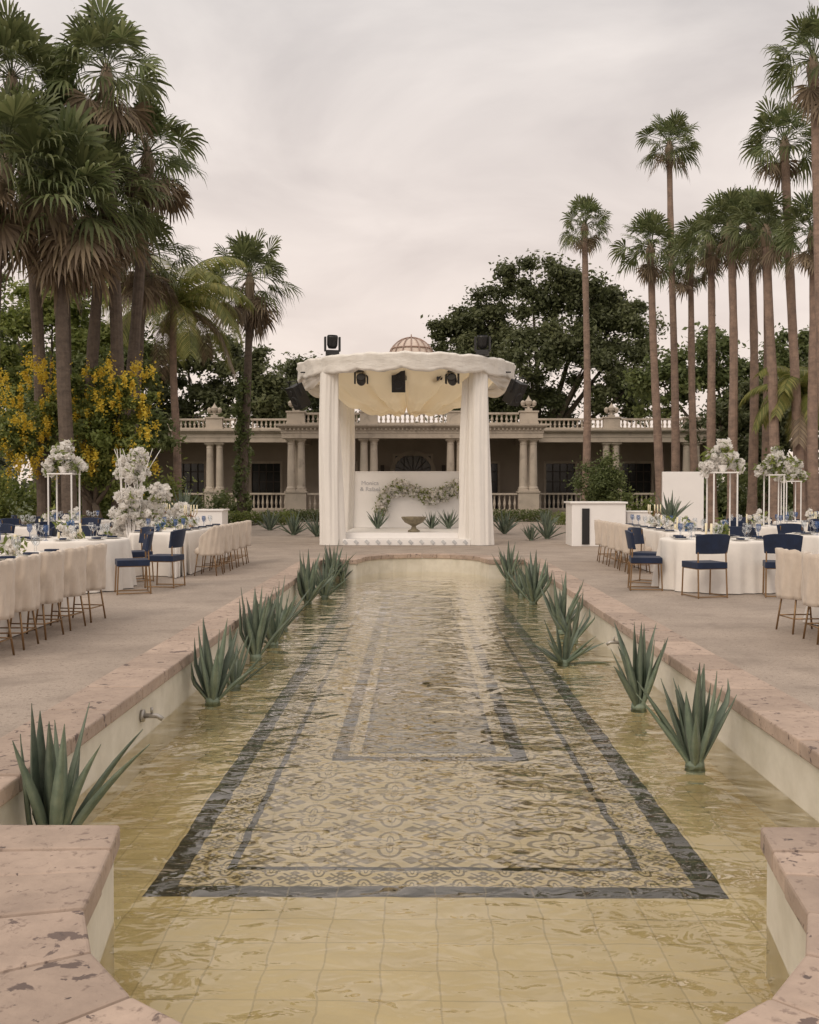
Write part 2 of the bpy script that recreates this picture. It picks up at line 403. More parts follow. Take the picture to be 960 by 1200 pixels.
# ------------------------------------------------------------------ agaves
def agave(name,x,y,z,h,nl=14,spread=.5,seed=0):
    r=random.Random(seed); b=MB(); inpool=z<-.3
    for i in range(nl):
        az=i*2.4+r.uniform(-.3,.3); t=i/nl
        tilt=spread*(.12+1.05*t)*r.uniform(.75,1.2)
        ln=h*r.uniform(.72,1.1)*(1-.12*t); w=.034*h/.65*r.uniform(.85,1.2); segs=7
        d=Vector((math.cos(az),math.sin(az),0)); side=Vector((-d.y,d.x,0))
        tw=r.uniform(-.6,.6)
        p=Vector((x,y,z))+d*.03; ang=tilt; curl=r.uniform(-.25,.35)
        vs=[]
        for k in range(segs+1):
            s=k/segs
            up=Vector((0,0,math.cos(ang)))+d*math.sin(ang)
            nrm=(Vector((0,0,-math.sin(ang)))+d*math.cos(ang))
            sd=(side*math.cos(tw*s)+nrm*math.sin(tw*s))
            ww=w*((.55+1.3*s) if s<.35 else (1.0-((s-.35)/.65)**1.7))
            ww=max(ww,.0015)
            vs+= [p-sd*ww-nrm*ww*.45, p+nrm*ww*.35, p+sd*ww-nrm*ww*.45, p+nrm*(ww*.05-.004)]
            p=p+up*ln/segs; ang+=curl/segs
            if inpool:
                lim=W-.05
                if p.x-CX<-lim: p.x=CX-lim
                if p.x-CX>lim: p.x=CX+lim
                if p.y<YN+.08 and p.z<.1: p.y=YN+.08
        fs=[]
        for k in range(segs):
            a=k*4;c=a+4
            fs+=[(a,a+1,c+1,c),(a+1,a+2,c+2,c+1),(a+2,a+3,c+3,c+2),(a+3,a,c,c+3)]
        b.add(vs,fs,0)
    b.lathe([(.0,z-.02),(.07,z-.02),(.06,z+.05),(0,z+.07)],(x,y,0),10,0)
    return b.obj(name,[M_agave],smooth=True)
wz=-.34
AG=[(-1.84,4.9,.80,.55,14),(-1.78,8.45,.74,.62,15),(-1.72,9.1,.55,.8,9),(-1.78,10.7,.80,.5,15),(-1.72,11.6,.8,.75,13),(-1.80,13.0,.6,.8,12),
    (-1.8,16.0,.92,.7,20),(-1.6,16.8,.7,.8,14),(-1.75,20.0,.8,.7,16),(-1.55,20.1,.6,.9,12),
    (1.86,8.25,.74,.5,13),(1.84,6.5,.72,.62,18),(1.86,12.7,.76,.65,17),(1.88,11.9,.6,.8,10),(1.55,10.4,.6,1.35,15),(1.88,16.0,.87,.75,20),(1.8,17.1,.7,.8,14),(1.85,20.0,.80,.7,16)]
for i,(ax,ay,ah,sp,nl) in enumerate(AG): agave('agave_plant',ax,ay,wz,ah,nl,sp,i+3)
for i,(ax,ay,ah) in enumerate([(-4.2,33,.9),(-3.3,32,.8),(3.0,34,.95),(4.0,30.5,.85),(3.4,29.5,.6),(-5.6,37,.9),(5.2,40,.9)]):
    agave('agave_plant',ax,ay,0,ah,22,.9,i+50)

# ------------------------------------------------------------------ gazebo
GX=-.35; GY=29.0
gz=empty('wedding_gazebo')
b=MB()
b.b2(GX-1.78,GX+1.78,26.9,31.6,.0,.17,0); b.b2(GX-1.70,GX+1.70,27.25,31.5,.17,.33,0)
for i in range(12):
    xx=GX-1.65+i*.3
    b.box((xx,26.893,.085),(.13,.02,.09),1,M=Matrix.Rotation(.785,3,'Y'))
b.obj('platform',[M_white,M_marble],parent=gz,bevel=.01)
def drape(b,x,y,z0,z1,rx,ry,k,seed,flare=.12,amp=1):
    r=random.Random(seed); n=120; ph=[r.uniform(0,6) for _ in range(8)]; lv=34; vs=[]
    for j in range(lv+1):
        t=j/lv; z=z1+(z0-z1)*t
        for i in range(n):
            a=2*pi*i/n
            env=.5+.5*math.sin(2*a+ph[4]+1.3*t)
            f=1+flare*t*t*.9+amp*(.13*env*math.sin(k*a+ph[0]+1.6*math.sin(2.4*t+ph[3])+1.2*t)+.08*math.sin((k-2)*a+ph[1]-2.2*t)+.08*math.sin(2*a+ph[2]+3*t)+.025*math.sin(15*a+ph[5]+5*t))
            f*=1+.05*math.sin(6*t+ph[6])
            vs.append((x+rx*f*math.cos(a)+.05*math.sin(3*t+ph[1]),y+ry*f*math.sin(a),z))
    b.add(vs,[(j*n+i,j*n+(i+1)%n,(j+1)*n+(i+1)%n,(j+1)*n+i) for j in range(lv) for i in range(n)],0)
b=MB()
for q,(dx,dy) in enumerate([(-2.04,-2.0),(2.06,-2.0),(-2.02,2.0),(2.02,2.0)]):
    drape(b,GX+dx,GY+dy,.01,4.85,.27,.24,6,q+20,.22)
drape(b,GX+1.72,GY-1.78,.02,4.8,.14,.10,4,9,.7,1.5)
b.obj('column_drapes',[M_cloth],smooth=True,parent=gz)
b=MB(); n=240; prof=[(3.05,4.76),(3.14,4.73),(3.17,4.80),(3.15,5.0),(3.20,5.08),(3.19,5.13),(3.10,5.16),(2.9,5.16),(2.86,4.9),(2.88,4.76),(3.05,4.76)]
vs=[]
for (r_,z_) in prof:
    for i in range(n):
        a=2*pi*i/n; w=1+.005*math.sin(23*a+z_*7)+.004*math.sin(57*a+z_*9)+.003*math.sin(83*a-z_*12)
        zz=z_-(.085*abs(math.sin(8*a+.3))**.8 if z_<4.85 else 0)+.015*math.sin(19*a)+.01*math.sin(43*a)
        vs.append((GX+r_*w*math.cos(a),GY+r_*w*math.sin(a),zz))
b.add(vs,[(k*n+i,k*n+(i+1)%n,(k+1)*n+(i+1)%n,(k+1)*n+i) for k in range(len(prof)-1) for i in range(n)],0)
b.obj('ring_beam',[M_ring],smooth=True,parent=gz)
b=MB(); nr=34; n=240; vs=[]
for j in range(nr+1):
    t=j/nr; r_=2.9*t+.01
    for i in range(n):
        a=2*pi*i/n
        sag=1.12*(1-t**2.4)
        bill=abs(math.sin(6*a))**.6
        sc=.26*bill*math.sin(pi*t)**.8+.02*math.sin(40*a)*math.sin(pi*t)+.14*abs(math.sin(2.0*2*pi*t))*(1-t*.6)*bill
        vs.append((GX+r_*math.cos(a),GY+r_*math.sin(a),5.0-sag-sc+.13))
b.add(vs,[(k*n+i,k*n+(i+1)%n,(k+1)*n+(i+1)%n,(k+1)*n+i) for k in range(nr) for i in range(n)],0)
b.obj('ceiling_fabric',[M_ceil],smooth=True,parent=gz)
b=MB()
for sgn in(-1,1):
    for k in range(2):
        vs=[];nn=30
        a0=(pi if sgn<0 else 0)+(-.75+.75*k)
        for i in range(nn+1):
            a=a0+.75*i/nn
            for j in range(8):
                t=j/7; zz=4.74-t*(.10+.30*math.sin(pi*i/nn)); rr=3.1-.12*t+.035*math.sin(t*14+i*.2)
                vs.append((GX+rr*math.cos(a),GY+rr*math.sin(a),zz))
        b.add(vs,[(i*8+j,i*8+j+1,(i+1)*8+j+1,(i+1)*8+j) for i in range(nn) for j in range(7)],0)
b.obj('swags',[M_sheer],smooth=True,parent=gz)
b=MB(); rD=.68; zD=5.35
for i in range(16):
    a=2*pi*i/16
    b.tube([(GX+.15+rD*math.cos(a)*math.cos(e),GY+rD*math.sin(a)*math.cos(e),zD+.66*math.sin(e)) for e in np.linspace(0,pi/2,8)],.016,8,0)
b.lathe([(rD*math.cos(e)*.96,zD+.66*.96*math.sin(e)) for e in np.linspace(0,pi/2-.02,8)],(GX+.15,GY,0),24,1)
for e in (0,.5): b.tube([(GX+.15+rD*math.cos(e)*math.cos(a),GY+rD*math.cos(e)*math.sin(a),zD+.66*math.sin(e)) for a in np.linspace(0,2*pi,25)],.02,8,0)
for i in range(8):
    a=2*pi*i/8; b.tube([(GX+.15+rD*math.cos(a),GY+rD*math.sin(a),zD),(GX+2.95*math.cos(a),GY+2.95*math.sin(a),5.13)],.03,8,0)
b.tube([(GX+.15,GY,zD+.64),(GX+.15,GY,zD+.76)],[.03,.01],8,0)
b.obj('dome',[M_dome,mat('dome_glass',(.62,.52,.45),.5,var=.1)],smooth=True,parent=gz)
def moving_head(x,y,z,up,s=1,rz=0):
    b=MB(); k=1 if up else -1
    b.box((0,0,k*.06),(.30,.24,.12),0)
    for sx in(-1,1): b.box((sx*.17,0,k*.27),(.045,.12,.34),0)
    Mr=Matrix.Rotation(math.radians(15 if up else 60),3,'X')
    b.lathe([(0,-.16),(.09,-.16),(.125,-.08),(.13,.12),(.115,.15)],(0,0,k*.33),16,0,M=Mr)
    b.lathe([(.11,.13),(0,.13)],(0,0,k*.33),16,1,M=Mr)
    if not up: b.tube([(0,0,0),(0,0,.25)],.02,10,0)
    o=b.obj('stage_light',[M_black,M_lens],bevel=.008,loc=(x,y,z),rz=rz); o.scale=(s,s,s)
moving_head(GX-1.98,26.75,5.17,True,1.15,.2); moving_head(GX+2.1,26.75,5.17,True,1.15,-.15)
moving_head(GX-1.2,26.8,4.85,False,1.0); moving_head(GX+.86,26.8,4.85,False,.75,.4); moving_head(GX+1.28,26.8,4.85,False,1.0,-.2)
b=MB(); b.tube([(GX-2.95,27.6,4.82),(GX+2.95,27.6,4.82)],.02,10,0); b.obj('lighting_rail',[M_black])
def speaker(x,y,z,rx,rz,s):
    b=MB(); vs=[(-.22,-.2,-.35),(.22,-.2,-.35),(.16,.2,-.35),(-.16,.2,-.35),(-.22,-.2,.35),(.22,-.2,.35),(.16,.2,.35),(-.16,.2,.35)]
    b.add(vs,[(0,1,2,3),(4,5,6,7),(0,1,5,4),(1,2,6,5),(2,3,7,6),(3,0,4,7)],0)
    Mr=Matrix.Rotation(pi/2,3,'X')
    b.lathe([(.17,0),(.15,.02),(.06,-.02),(0,-.02)],(0,-.2,-.1),18,1,M=Mr); b.lathe([(.07,0),(.06,.02),(0,.0)],(0,-.2,.2),14,1,M=Mr)
    b.tube([(-.24,0,0),(-.24,0,.48),(.24,0,.48),(.24,0,0)],.018,10,0)
    o=b.obj('loudspeaker',[M_black,M_black],bevel=.02,loc=(x,y,z)); o.rotation_euler=(rx,0,rz); o.scale=(s,s,s)
speaker(GX-.18,26.75,4.5,.35,0,.85); speaker(GX-3.0,27.6,4.15,.5,-.9,.95); speaker(GX+3.05,27.6,4.25,.5,.9,.95)
bp_=empty('floral_backdrop')
b=MB(); b.b2(-2.25,1.33,31.0,31.1,.334,2.08,0); b.b2(-2.28,1.36,30.98,31.12,2.08,2.11,0); b.obj('panel',[M_white],parent=bp_)
tx=bpy.data.curves.new('lettering','FONT'); tx.body="Monica\n& Rafael"; tx.size=.19; tx.extrude=.004; tx.align_x='CENTER'
to=bpy.data.objects.new('lettering',tx); COL.objects.link(to); to.location=(-1.52,30.99,1.68); to.rotation_euler=(pi/2,0,0); to.parent=bp_; tx.materials.append(mat('grey_lettering',(.5,.5,.52),.5))
def flowers(name,cs,parent=None,seed=0,nb=60,br=.06,green=.35,blue=.0,pet=.045,gs=1.6):
    r=random.Random(seed); W_=[];G_=[];B_=[]
    for (x_,y_,z_,rr) in cs:
        for i in range(nb):
            d=Vector((r.gauss(0,1),r.gauss(0,1),r.gauss(0,1))).normalized()*rr*r.random()**.4*r.choice([1,1,1.25])
            q=(x_+d.x,y_+d.y,z_+d.z,br*r.uniform(.6,1.25))
            u=r.random()
            (G_ if u<green else (B_ if u<green+blue else W_)).append(q)
    p_=empty(name) if parent is None else parent
    if W_: leaves('white_blossoms',W_,22,pet,M_wfl,p_,seed,asp=.85,up=.3,shell=5)
    if G_: leaves('greenery',[(a,b_,c_,d_*2.0) for a,b_,c_,d_ in G_],10,pet*gs,M_leafC,p_,seed+1,asp=.3)
    if B_: leaves('blue_blossoms',B_,20,pet,M_bfl,p_,seed+2,asp=.7)
    return p_
gp=[(-1.2,.9),(-1.04,1.37),(-.6,1.68),(-.13,1.5),(.4,1.27),(.8,1.42),(1.25,1.66)]
gar=[]
for i in range(len(gp)-1):
    for k in range(4):
        t=k/4; gar.append((gp[i][0]*(1-t)+gp[i+1][0]*t,30.82,gp[i][1]*(1-t)+gp[i+1][1]*t,.10+.05*math.sin(i*3+k*2)))
gar+=[(.85,30.8,1.40,.24),(-.55,30.8,1.6,.2),(1.2,30.8,1.62,.18),(.35,30.8,1.3,.18)]
flowers('garland',gar,bp_,11,nb=20,br=.10,green=.26,pet=.06,gs=1.2)
for i,(ax,ah) in enumerate([(-1.25,.62),(.42,.55),(.95,.65)]): agave('agave_plant',ax,30.3,.34,ah,20,.9,i+90)
b=MB(); b.lathe([(0,0),(.17,0),(.17,.04),(.08,.09),(.06,.16),(.12,.2),(.26,.27),(.33,.36),(.36,.42),(.34,.43),(.28,.38),(0,.34)],(-.12,27.75,.334),28,0)
b.obj('stone_urn',[M_urn],smooth=True)

# ------------------------------------------------------------------ villa
VX=-.3
vil=empty('colonnaded_villa')
def balustrade(b,x0,x1,y,z0,z1,mi=0):
    L_=x1-x0; n=max(2,int(L_/.24)); h=z1-z0
    b.b2(x0,x1,y-.11,y+.11,z0,z0+.09,mi); b.b2(x0,x1,y-.13,y+.13,z1-.1,z1,mi)
    prof=[(.05,z0+.09),(.05,z0+.14),(.035,z0+.18),(.075,z0+.09+(h-.2)*.38),(.035,z0+.09+(h-.2)*.75),(.05,z1-.14),(.05,z1-.1)]
    for i in range(n): b.lathe(prof,(x0+(i+.5)*L_/n,y,0),8,mi)
def column(b,x,y,z0,z1,r=.21):
    b.box((x,y,z0+.05),(r*2.5,r*2.5,.1)); b.box((x,y,z1-.05),(r*2.5,r*2.5,.1))
    b.lathe([(r*1.2,z0+.1),(r*1.22,z0+.16),(r*1.05,z0+.22),(r,z0+.26),(r*.98,z0+1),(r*.86,z1-.32),(r*.95,z1-.30),(r*.9,z1-.26),(r*.86,z1-.2),(r*1.15,z1-.1)],(x,y,0),18)
def finial(b,x,y,z):
    b.box((x,y,z+.06),(.34,.34,.12))
    b.lathe([(.08,z+.12),(.05,z+.22),(.17,z+.36),(.2,z+.5),(.16,z+.53),(.1,z+.6),(.04,z+.7),(0,z+.8)],(x,y,0),12)
    for s in(-1,1): b.lathe([(.0,z+.2),(.1,z+.28),(.13,z+.42),(.08,z+.5),(0,z+.55)],(x+s*.28,y,0),10); 
    b.box((x,y,z+.22),(.56,.06,.05))
walls=MB(); cols=MB(); bal=MB(); roof=MB(); dk=MB()
walls.b2(VX-16.2,VX+16.5,53.4,64,-.1,.45); walls.b2(VX-6.8,VX+6.8,49.3,53.39,-.1,.45)
for k in range(3): walls.b2(VX-2.2,VX+2.2,49.29-.35*(3-k),49.29-.35*(2-k)-.001,-.1,.15*k+.1)
ops=[(-13.2,.85,3.1),(-8.7,.85,3.1),(-4.2,.8,3.1),(0,1.05,3.55),(4.2,.8,3.1),(8.7,.85,3.1),(13.2,.85,3.1)]
xs=VX-16; yw=58
for (ox,hw,ht) in ops:
    walls.b2(xs,VX+ox-hw,yw,yw+.3,.45,4.6); walls.b2(VX+ox-hw,VX+ox+hw,yw,yw+.3,ht,4.6)
    dk.b2(VX+ox-hw,VX+ox+hw,yw+.2,yw+.28,.45,ht,0)
    cols.b2(VX+ox-hw-.14,VX+ox-hw,yw-.05,yw-.002,.45,ht+.14); cols.b2(VX+ox+hw,VX+ox+hw+.14,yw-.05,yw-.002,.45,ht+.14); cols.b2(VX+ox-hw,VX+ox+hw,yw-.05,yw-.002,ht,ht+.14)
    for q in(-.5,0,.5): dk.b2(VX+ox+q*hw*1.0-.03,VX+ox+q*hw+.03,yw+.14,yw+.19,.45,ht,1)
    for q in (1.2,2.0,2.6): dk.b2(VX+ox-hw,VX+ox+hw,yw+.10,yw+.135,q,q+.05,1)
    xs=VX+ox+hw
walls.b2(xs,VX+16.3,yw,yw+.3,.45,4.6)
walls.b2(VX-16.2,VX-15.9,54.4,yw-.01,.45,4.55); walls.b2(VX+16.1,VX+16.4,54.4,yw-.01,.45,4.55)
for i in range(17):
    a=pi*i/16
    cols.box((VX+1.25*math.cos(a),yw-.09,2.5+1.25*math.sin(a)),(.22,.1,.26),M=Matrix.Rotation(-a,3,'Y'))
for i in range(1,8):
    a=pi*i/8; dk.tube([(VX+.2*math.cos(a),yw-.03,2.5+.2*math.sin(a)),(VX+1.05*math.cos(a),yw-.03,2.5+1.05*math.sin(a))],.025,6,1)
for s in(-1,1): cols.b2(VX+s*1.25-.13,VX+s*1.25+.13,yw-.14,yw-.055,.45,2.5)
dk.b2(VX-1.9,VX-1.7,yw-.3,yw-.1,2.5,3.0,1); dk.b2(VX+1.7,VX+1.9,yw-.3,yw-.1,2.5,3.0,1)
def entab(x0,x1,y,yb):
    roof.b2(x0,x1,y,yb,4.15,4.40); roof.b2(x0-.03,x1+.03,y-.03,yb,4.401,4.68); roof.b2(x0-.18,x1+.18,y-.2,yb,4.681,4.76); roof.b2(x0-.26,x1+.26,y-.3,yb,4.761,4.86)
entab(VX-6.6,VX+6.6,49.55,50.35); 
for s in(-1,1):
    x0,x1=(VX-16.2,VX-6.9) if s<0 else (VX+6.9,VX+16.4)
    entab(x0,x1,53.7,54.4)
roof.b2(VX-6.58,VX-6.0,50.36,58,4.16,4.66); roof.b2(VX+6.0,VX+6.58,50.36,58,4.16,4.66)
roof.b2(VX-6.7,VX+6.7,50.36,64,4.67,4.84); roof.b2(VX-16.2,VX-6.71,54.41,64,4.60,4.83); roof.b2(VX+6.71,VX+16.4,54.41,64,4.60,4.83)
for i in range(62): roof.b2(VX-6.4+i*.21,VX-6.32+i*.21,49.40,49.515,4.55,4.67)
def pier(x,y,z0,z1,w=1.0,d=.5): cols.box((x,y,(z0+z1)/2),(w,d,z1-z0)); cols.box((x,y,z1+.04),(w+.1,d+.1,.08)); cols.box((x,y,z0+.06),(w+.08,d+.08,.12))
for ox in(-5.9,-2.2,2.2,5.9):
    pier(VX+ox,49.95,.45,1.4,1.05,.6)
    for q in(-.25,.25): column(cols,VX+ox+q,49.95,1.482,4.148)
    pier(VX+ox,49.9,4.862,5.46,.9,.4); 
    if abs(ox)>3: finial(cols,VX+ox,49.9,5.54)
for ox in(-15.3,-10.9,10.9,15.3):
    pier(VX+ox,54.05,.45,1.4,1.05,.6)
    for q in(-.27,.27): column(cols,VX+ox+q,54.05,1.482,4.148)
    pier(VX+ox,54.0,4.862,5.46,.9,.4)
    if abs(ox)<12: finial(cols,VX+ox,54,5.54)
for s in(-1,1): 
    column(cols,VX+s*6.2,54.05,.45,4.148); column(cols,VX+s*6.2,52,.45,4.148)
    a,c=sorted((VX+s*2.75,VX+s*5.35)); balustrade(bal,a,c,49.95,.451,1.38)
    a,c=sorted((VX+s*6.9,VX+s*10.35)); balustrade(bal,a,c,54.05,.451,1.38)
    a,c=sorted((VX+s*11.45,VX+s*14.75)); balustrade(bal,a,c,54.05,.451,1.38)
for a,c,yy in [(-5.4,-2.7,49.9),(-1.7,1.7,49.9),(2.7,5.4,49.9),(-10.4,-6.7,54),(-14.8,-11.4,54),(6.7,10.4,54),(11.4,14.8,54)]:
    balustrade(bal,VX+a,VX+c,yy,4.863,5.46)
walls.obj('walls',[M_wall],parent=vil); cols.obj('columns_and_piers',[M_trim],parent=vil)
bal.obj('balustrades',[M_trim],parent=vil); roof.obj('entablature_and_roof',[M_trim],parent=vil); dk.obj('windows_and_doors',[M_glass,M_frame],parent=vil)

# ------------------------------------------------------------------ palms
def fan_palm(x0,y0,x1,z1,rc,bark,bright=0,seed=0,skirt=.5,rt=.19,nl=34,y1=None):
    r=random.Random(seed); b=MB(); y1=y0 if y1 is None else y1
    pts=[];rad=[]
    for i in range(15):
        t=i/14; s=t*t*(.6)+t*.4
        pts.append((x0+(x1-x0)*s+.06*math.sin(5*t+seed),y0+(y1-y0)*t,z1*t)); rad.append((rt*1.5 if i==0 else rt*(1.12-.38*t))*r.uniform(.93,1.07))
    b.tube(pts,rad,12,0)
    top=Vector(pts[-1])
    b.tube([top-Vector((0,0,rc*.45)),top-Vector((0,0,rc*.15)),top+Vector((0,0,.15))],[rt*.8,rt*1.15,rt*.5],10,3)
    lean=Vector((r.uniform(-.12,.12),r.uniform(-.12,.12),0)); squash=r.uniform(.85,1.1)
    def fan(az,el,pl,fl,mi,droop):
        d=(Vector((math.cos(az)*math.cos(el),math.sin(az)*math.cos(el),math.sin(el)*squash))+lean).normalized()
        s=Vector((-math.sin(az),math.cos(az),0)); s=(s-d*s.dot(d)).normalized(); nr=d.cross(s)*-1
        base=top+Vector((0,0,-.05)); 
        pe=base+d*pl+Vector((0,0,-.12*pl*math.cos(el)))
        b.tube([base,base+d*pl*.5+Vector((0,0,.02)),pe],[.018,.013,.010],4,mi,cap=False)
        nb=17; roll=r.uniform(-1.0,1.0); s2=s*math.cos(roll)+nr*math.sin(roll)
        for k in range(nb):
            a=(k/(nb-1)-.5)*2*1.5
            dd=(d*math.cos(a)+s2*math.sin(a)).normalized()
            l=fl*(1-.2*abs(a)/1.5)*r.uniform(.8,1.12)
            sd=(s2*math.cos(a)-d*math.sin(a))*l*.055
            up=Vector((0,0,1)); fold=d.cross(s2)*(.03 if k%2 else -.03)
            dr=droop*r.uniform(.6,1.4)
            p0=pe+dd*.03; p1=pe+dd*l*.55+fold-up*dr*l*.06; p2=pe+dd*l*.85-up*dr*l*.26; p3=pe+dd*l*.98-up*dr*l*.55
            b.add([p0,p1-sd,p1+sd,p2-sd*.5,p2+sd*.5,p3],[(0,1,2),(1,3,4,2),(3,5,4)],mi)
    for i in range(nl):
        t=i/nl; az=i*2.399+r.uniform(-.3,.3)
        el=math.radians(86-118*t+r.uniform(-12,12))
        fan(az,el,rc*r.uniform(.34,.70),rc*r.uniform(.40,.54),1 if r.random()<.5 else 2,.25+.9*t)
    for i in range(int(26*skirt)):
        fan(r.uniform(0,6.3),math.radians(r.uniform(-88,-45)),rc*r.uniform(.35,.75),rc*r.uniform(.35,.5),3,.6)
    return b.obj('fan_palm',[bark,M_pf[0],M_pf[1] if bright else M_pf[0],M_pf[2]])
RP=[(8.2,48,8.14,14.4,1.5,.2),(12.0,46,11.7,17.6,1.65,.2),(10.3,42,9.86,11.9,1.6,.3),(12.96,46,12.6,12.1,1.65,.3),(12.0,40,11.75,11.6,1.55,.3),
    (12.2,38,11.96,11.7,1.55,.25),(13.6,40,13.5,12.4,1.55,.25),(13.0,36,12.7,11.05,1.55,.3),(13.9,36,13.3,14.2,1.7,.25),(13.3,32,12.66,15.4,1.85,.2),(13.7,34,13.5,10.4,1.5,.3),
    (15.6,44,15.4,12.5,1.5,.3)]
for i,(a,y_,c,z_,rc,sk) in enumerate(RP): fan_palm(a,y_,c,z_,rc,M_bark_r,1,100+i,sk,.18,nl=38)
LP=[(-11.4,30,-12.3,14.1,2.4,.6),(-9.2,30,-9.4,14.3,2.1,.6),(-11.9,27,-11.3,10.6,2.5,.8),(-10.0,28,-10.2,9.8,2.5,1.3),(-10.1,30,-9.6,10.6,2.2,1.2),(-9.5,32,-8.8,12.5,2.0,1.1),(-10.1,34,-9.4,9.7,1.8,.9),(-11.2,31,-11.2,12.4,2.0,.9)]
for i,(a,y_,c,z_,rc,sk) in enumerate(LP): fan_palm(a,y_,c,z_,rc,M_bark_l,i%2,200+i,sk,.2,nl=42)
p9=fan_palm(-7.85,44,-7.5,11.1,2.3,M_bark_l,0,300,.9,.2,nl=42)
leaves('ivy',[(-7.85+R.uniform(-.15,.15),44+R.uniform(-.15,.15),z_,.36) for z_ in np.linspace(.2,6.5,26)],120,.10,M_leafB,p9,5)
def coconut(x,y,z1,ln,seed,nf=24,tx_=0):
    r=random.Random(seed); b=MB()
    pts=[(x+tx_*(i/10)**2+.08*math.sin(i*.6),y,z1*i/10) for i in range(11)]
    b.tube(pts,[.26,.19]+[.17-.004*i for i in range(9)],12,0); top=Vector(pts[-1])
    for i in range(nf):
        t=i/nf; az=i*2.399+r.uniform(-.25,.25); el=math.radians(80-85*t+r.uniform(-8,8)); L_=ln*r.uniform(.85,1.1)
        d=Vector((math.cos(az),math.sin(az),0)); s=Vector((-d.y,d.x,0)); p=top.copy(); rach=[p.copy()]; seg=16
        e=el
        for k in range(seg):
            p=p+(d*math.cos(e)+Vector((0,0,math.sin(e))))*L_/seg; rach.append(p.copy()); e-=math.radians(5.5+4*(k/seg))*(1 if e>-1.2 else 0)
        mi=2 if (t>.85 and r.random()<.6) else 1
        b.tube(rach,[.035*(1-k/(seg+3)) for k in range(seg+1)],5,mi,cap=False)
        for k in range(2,seg*3):
            f=k/3; i0=int(f); 
            if i0>=seg: break
            q=rach[i0].lerp(rach[i0+1],f-i0); tg=(rach[i0+1]-rach[i0]).normalized()
            ll=ln*.22*math.sin(pi*min(1,.12+.88*(1-f/seg)))**.6*r.uniform(.85,1.1)
            for sg in(-1,1):
                dr=(s*sg*.8+tg*.55-Vector((0,0,.35))).normalized()
                w=tg*.036
                m_=q+dr*ll*.55; e_=q+dr*ll-Vector((0,0,ll*.25))
                b.add([q-w*.5,q+w*.5,m_+w,m_-w,e_],[(0,1,2,3),(3,2,4)],mi)
    return b.obj('coconut_palm',[M_bark_r,M_pf[3],M_pf[2]])
coconut(-9.9,40,8.9,3.9,5,36); coconut(14.5,37,5.0,2.6,6,22); coconut(16.6,40,5.5,3,9,22)

# ------------------------------------------------------------------ trees
def tree(name,x,y,lobes,m,ls,nper,seed,tr=.3,nsub=22):
    r=random.Random(seed); b=MB(); zb=min(l[2]-l[3]*.6 for l in lobes); zb=max(zb*.75,.6)
    b.tube([(x,y,-.05),(x+.1,y,zb*.5),(x-.05,y,zb)],[tr*1.35,tr,tr*.85],10,0)
    cl=[]
    for (dx,dy,z_,rr) in lobes:
        c=Vector((x+dx,y+dy,z_))
        mid=Vector((x,y,zb)).lerp(c,.5)+Vector((r.uniform(-.3,.3),r.uniform(-.3,.3),-.1*rr))
        b.tube([(x-.05,y,zb-.1),mid,c],[tr*.6,tr*.35,tr*.12],7,0)
        for k in range(nsub):
            d=Vector((r.gauss(0,1),r.gauss(0,1),r.gauss(0,1)+.2)).normalized()
            q=c+d*rr*r.uniform(.35,1.08); q.z=c.z+(q.z-c.z)*.85
            cl.append((q.x,q.y,q.z,rr*r.uniform(.22,.5)))
            if k%4==0: b.tube([c,c.lerp(q,.6)+Vector((0,0,.1)),q],[tr*.12,tr*.07,tr*.03],5,0)
    o=b.obj(name,[M_bark],smooth=True)
    leaves('foliage',cl,nper,ls,m,o,seed,flat=.72,gauss=True,up=1.0)
    return o
lob=[(-6,0,11.2,3.0),(-3.8,1,14.2,3.2),(-.5,0,16.0,3.2),(3.4,0,15.6,3.3),(6.2,0,12.6,3.2),(-1,-2,11.5,3.6),(3,-2,10.6,3.4),(-4.6,0,8.6,2.6),(6.5,0,9.0,2.6),(0,0,7.6,3),(-6.4,0,13.6,2.0),(6.3,1,15.2,1.9)]
tree('laurel_tree',9.2,75,lob,M_leafA,.17,380,1,.55,24)
tree('laurel_tree',-14.5,66,[(-4,0,8.5,2.8),(-1,0,10.4,2.9),(2.6,0,9.4,2.6),(4.6,0,7.4,2.2),(0,-1,6.4,3.0),(-3,0,6,2.6)],M_leafA,.17,280,2,.4)
tree('ash_tree',-23,62,[(-2.5,0,12,3.2),(1.5,0,13.8,2.8),(3.6,0,10,2.8),(-1,-1,8,3.2),(2,-1,6,3)],M_leafB,.16,280,3,.4)
tree('ash_tree',-8.6,70,[(-2.4,0,7.6,2.4),(.6,0,8.6,2.3),(3,0,7.2,2.0),(0,0,5.5,2.4)],M_leafA,.17,260,4,.3)
tree('ash_tree',19,60,[(-4,0,7.8,2.4),(-1,0,8.8,2.6),(2.2,0,8.0,2.4),(4.5,0,9.3,2.4),(0,-1,5.6,2.8)],M_leafB,.16,280,6,.35)
tree('ash_tree',25.5,52,[(-3,0,7.4,2.4),(0,0,8.8,2.6),(-1.5,-1,5.2,2.8),(3,0,8,2.5)],M_leafA,.15,280,7,.35)
tree('ash_tree',16.5,48.5,[(-1.6,0,4.6,1.5),(.6,0,5.6,1.6),(2.2,0,4.4,1.6),(0,-.5,3.0,1.6)],M_leafA,.12,280,8,.2)
tree('ash_tree',-15.5,40,[(-1.8,0,6.6,1.9),(.6,0,8.2,2.0),(2.6,0,6.8,1.8),(0,-.4,4.6,2.0),(2.6,-.5,4.2,1.6)],M_leafC,.11,310,9,.25)
tree('ash_tree',-12.2,36,[(-1,0,4.6,1.4),(.8,0,5.5,1.4),(0,0,3.0,1.5),(2,0,3.7,1.2)],M_leafB,.10,310,10,.2)
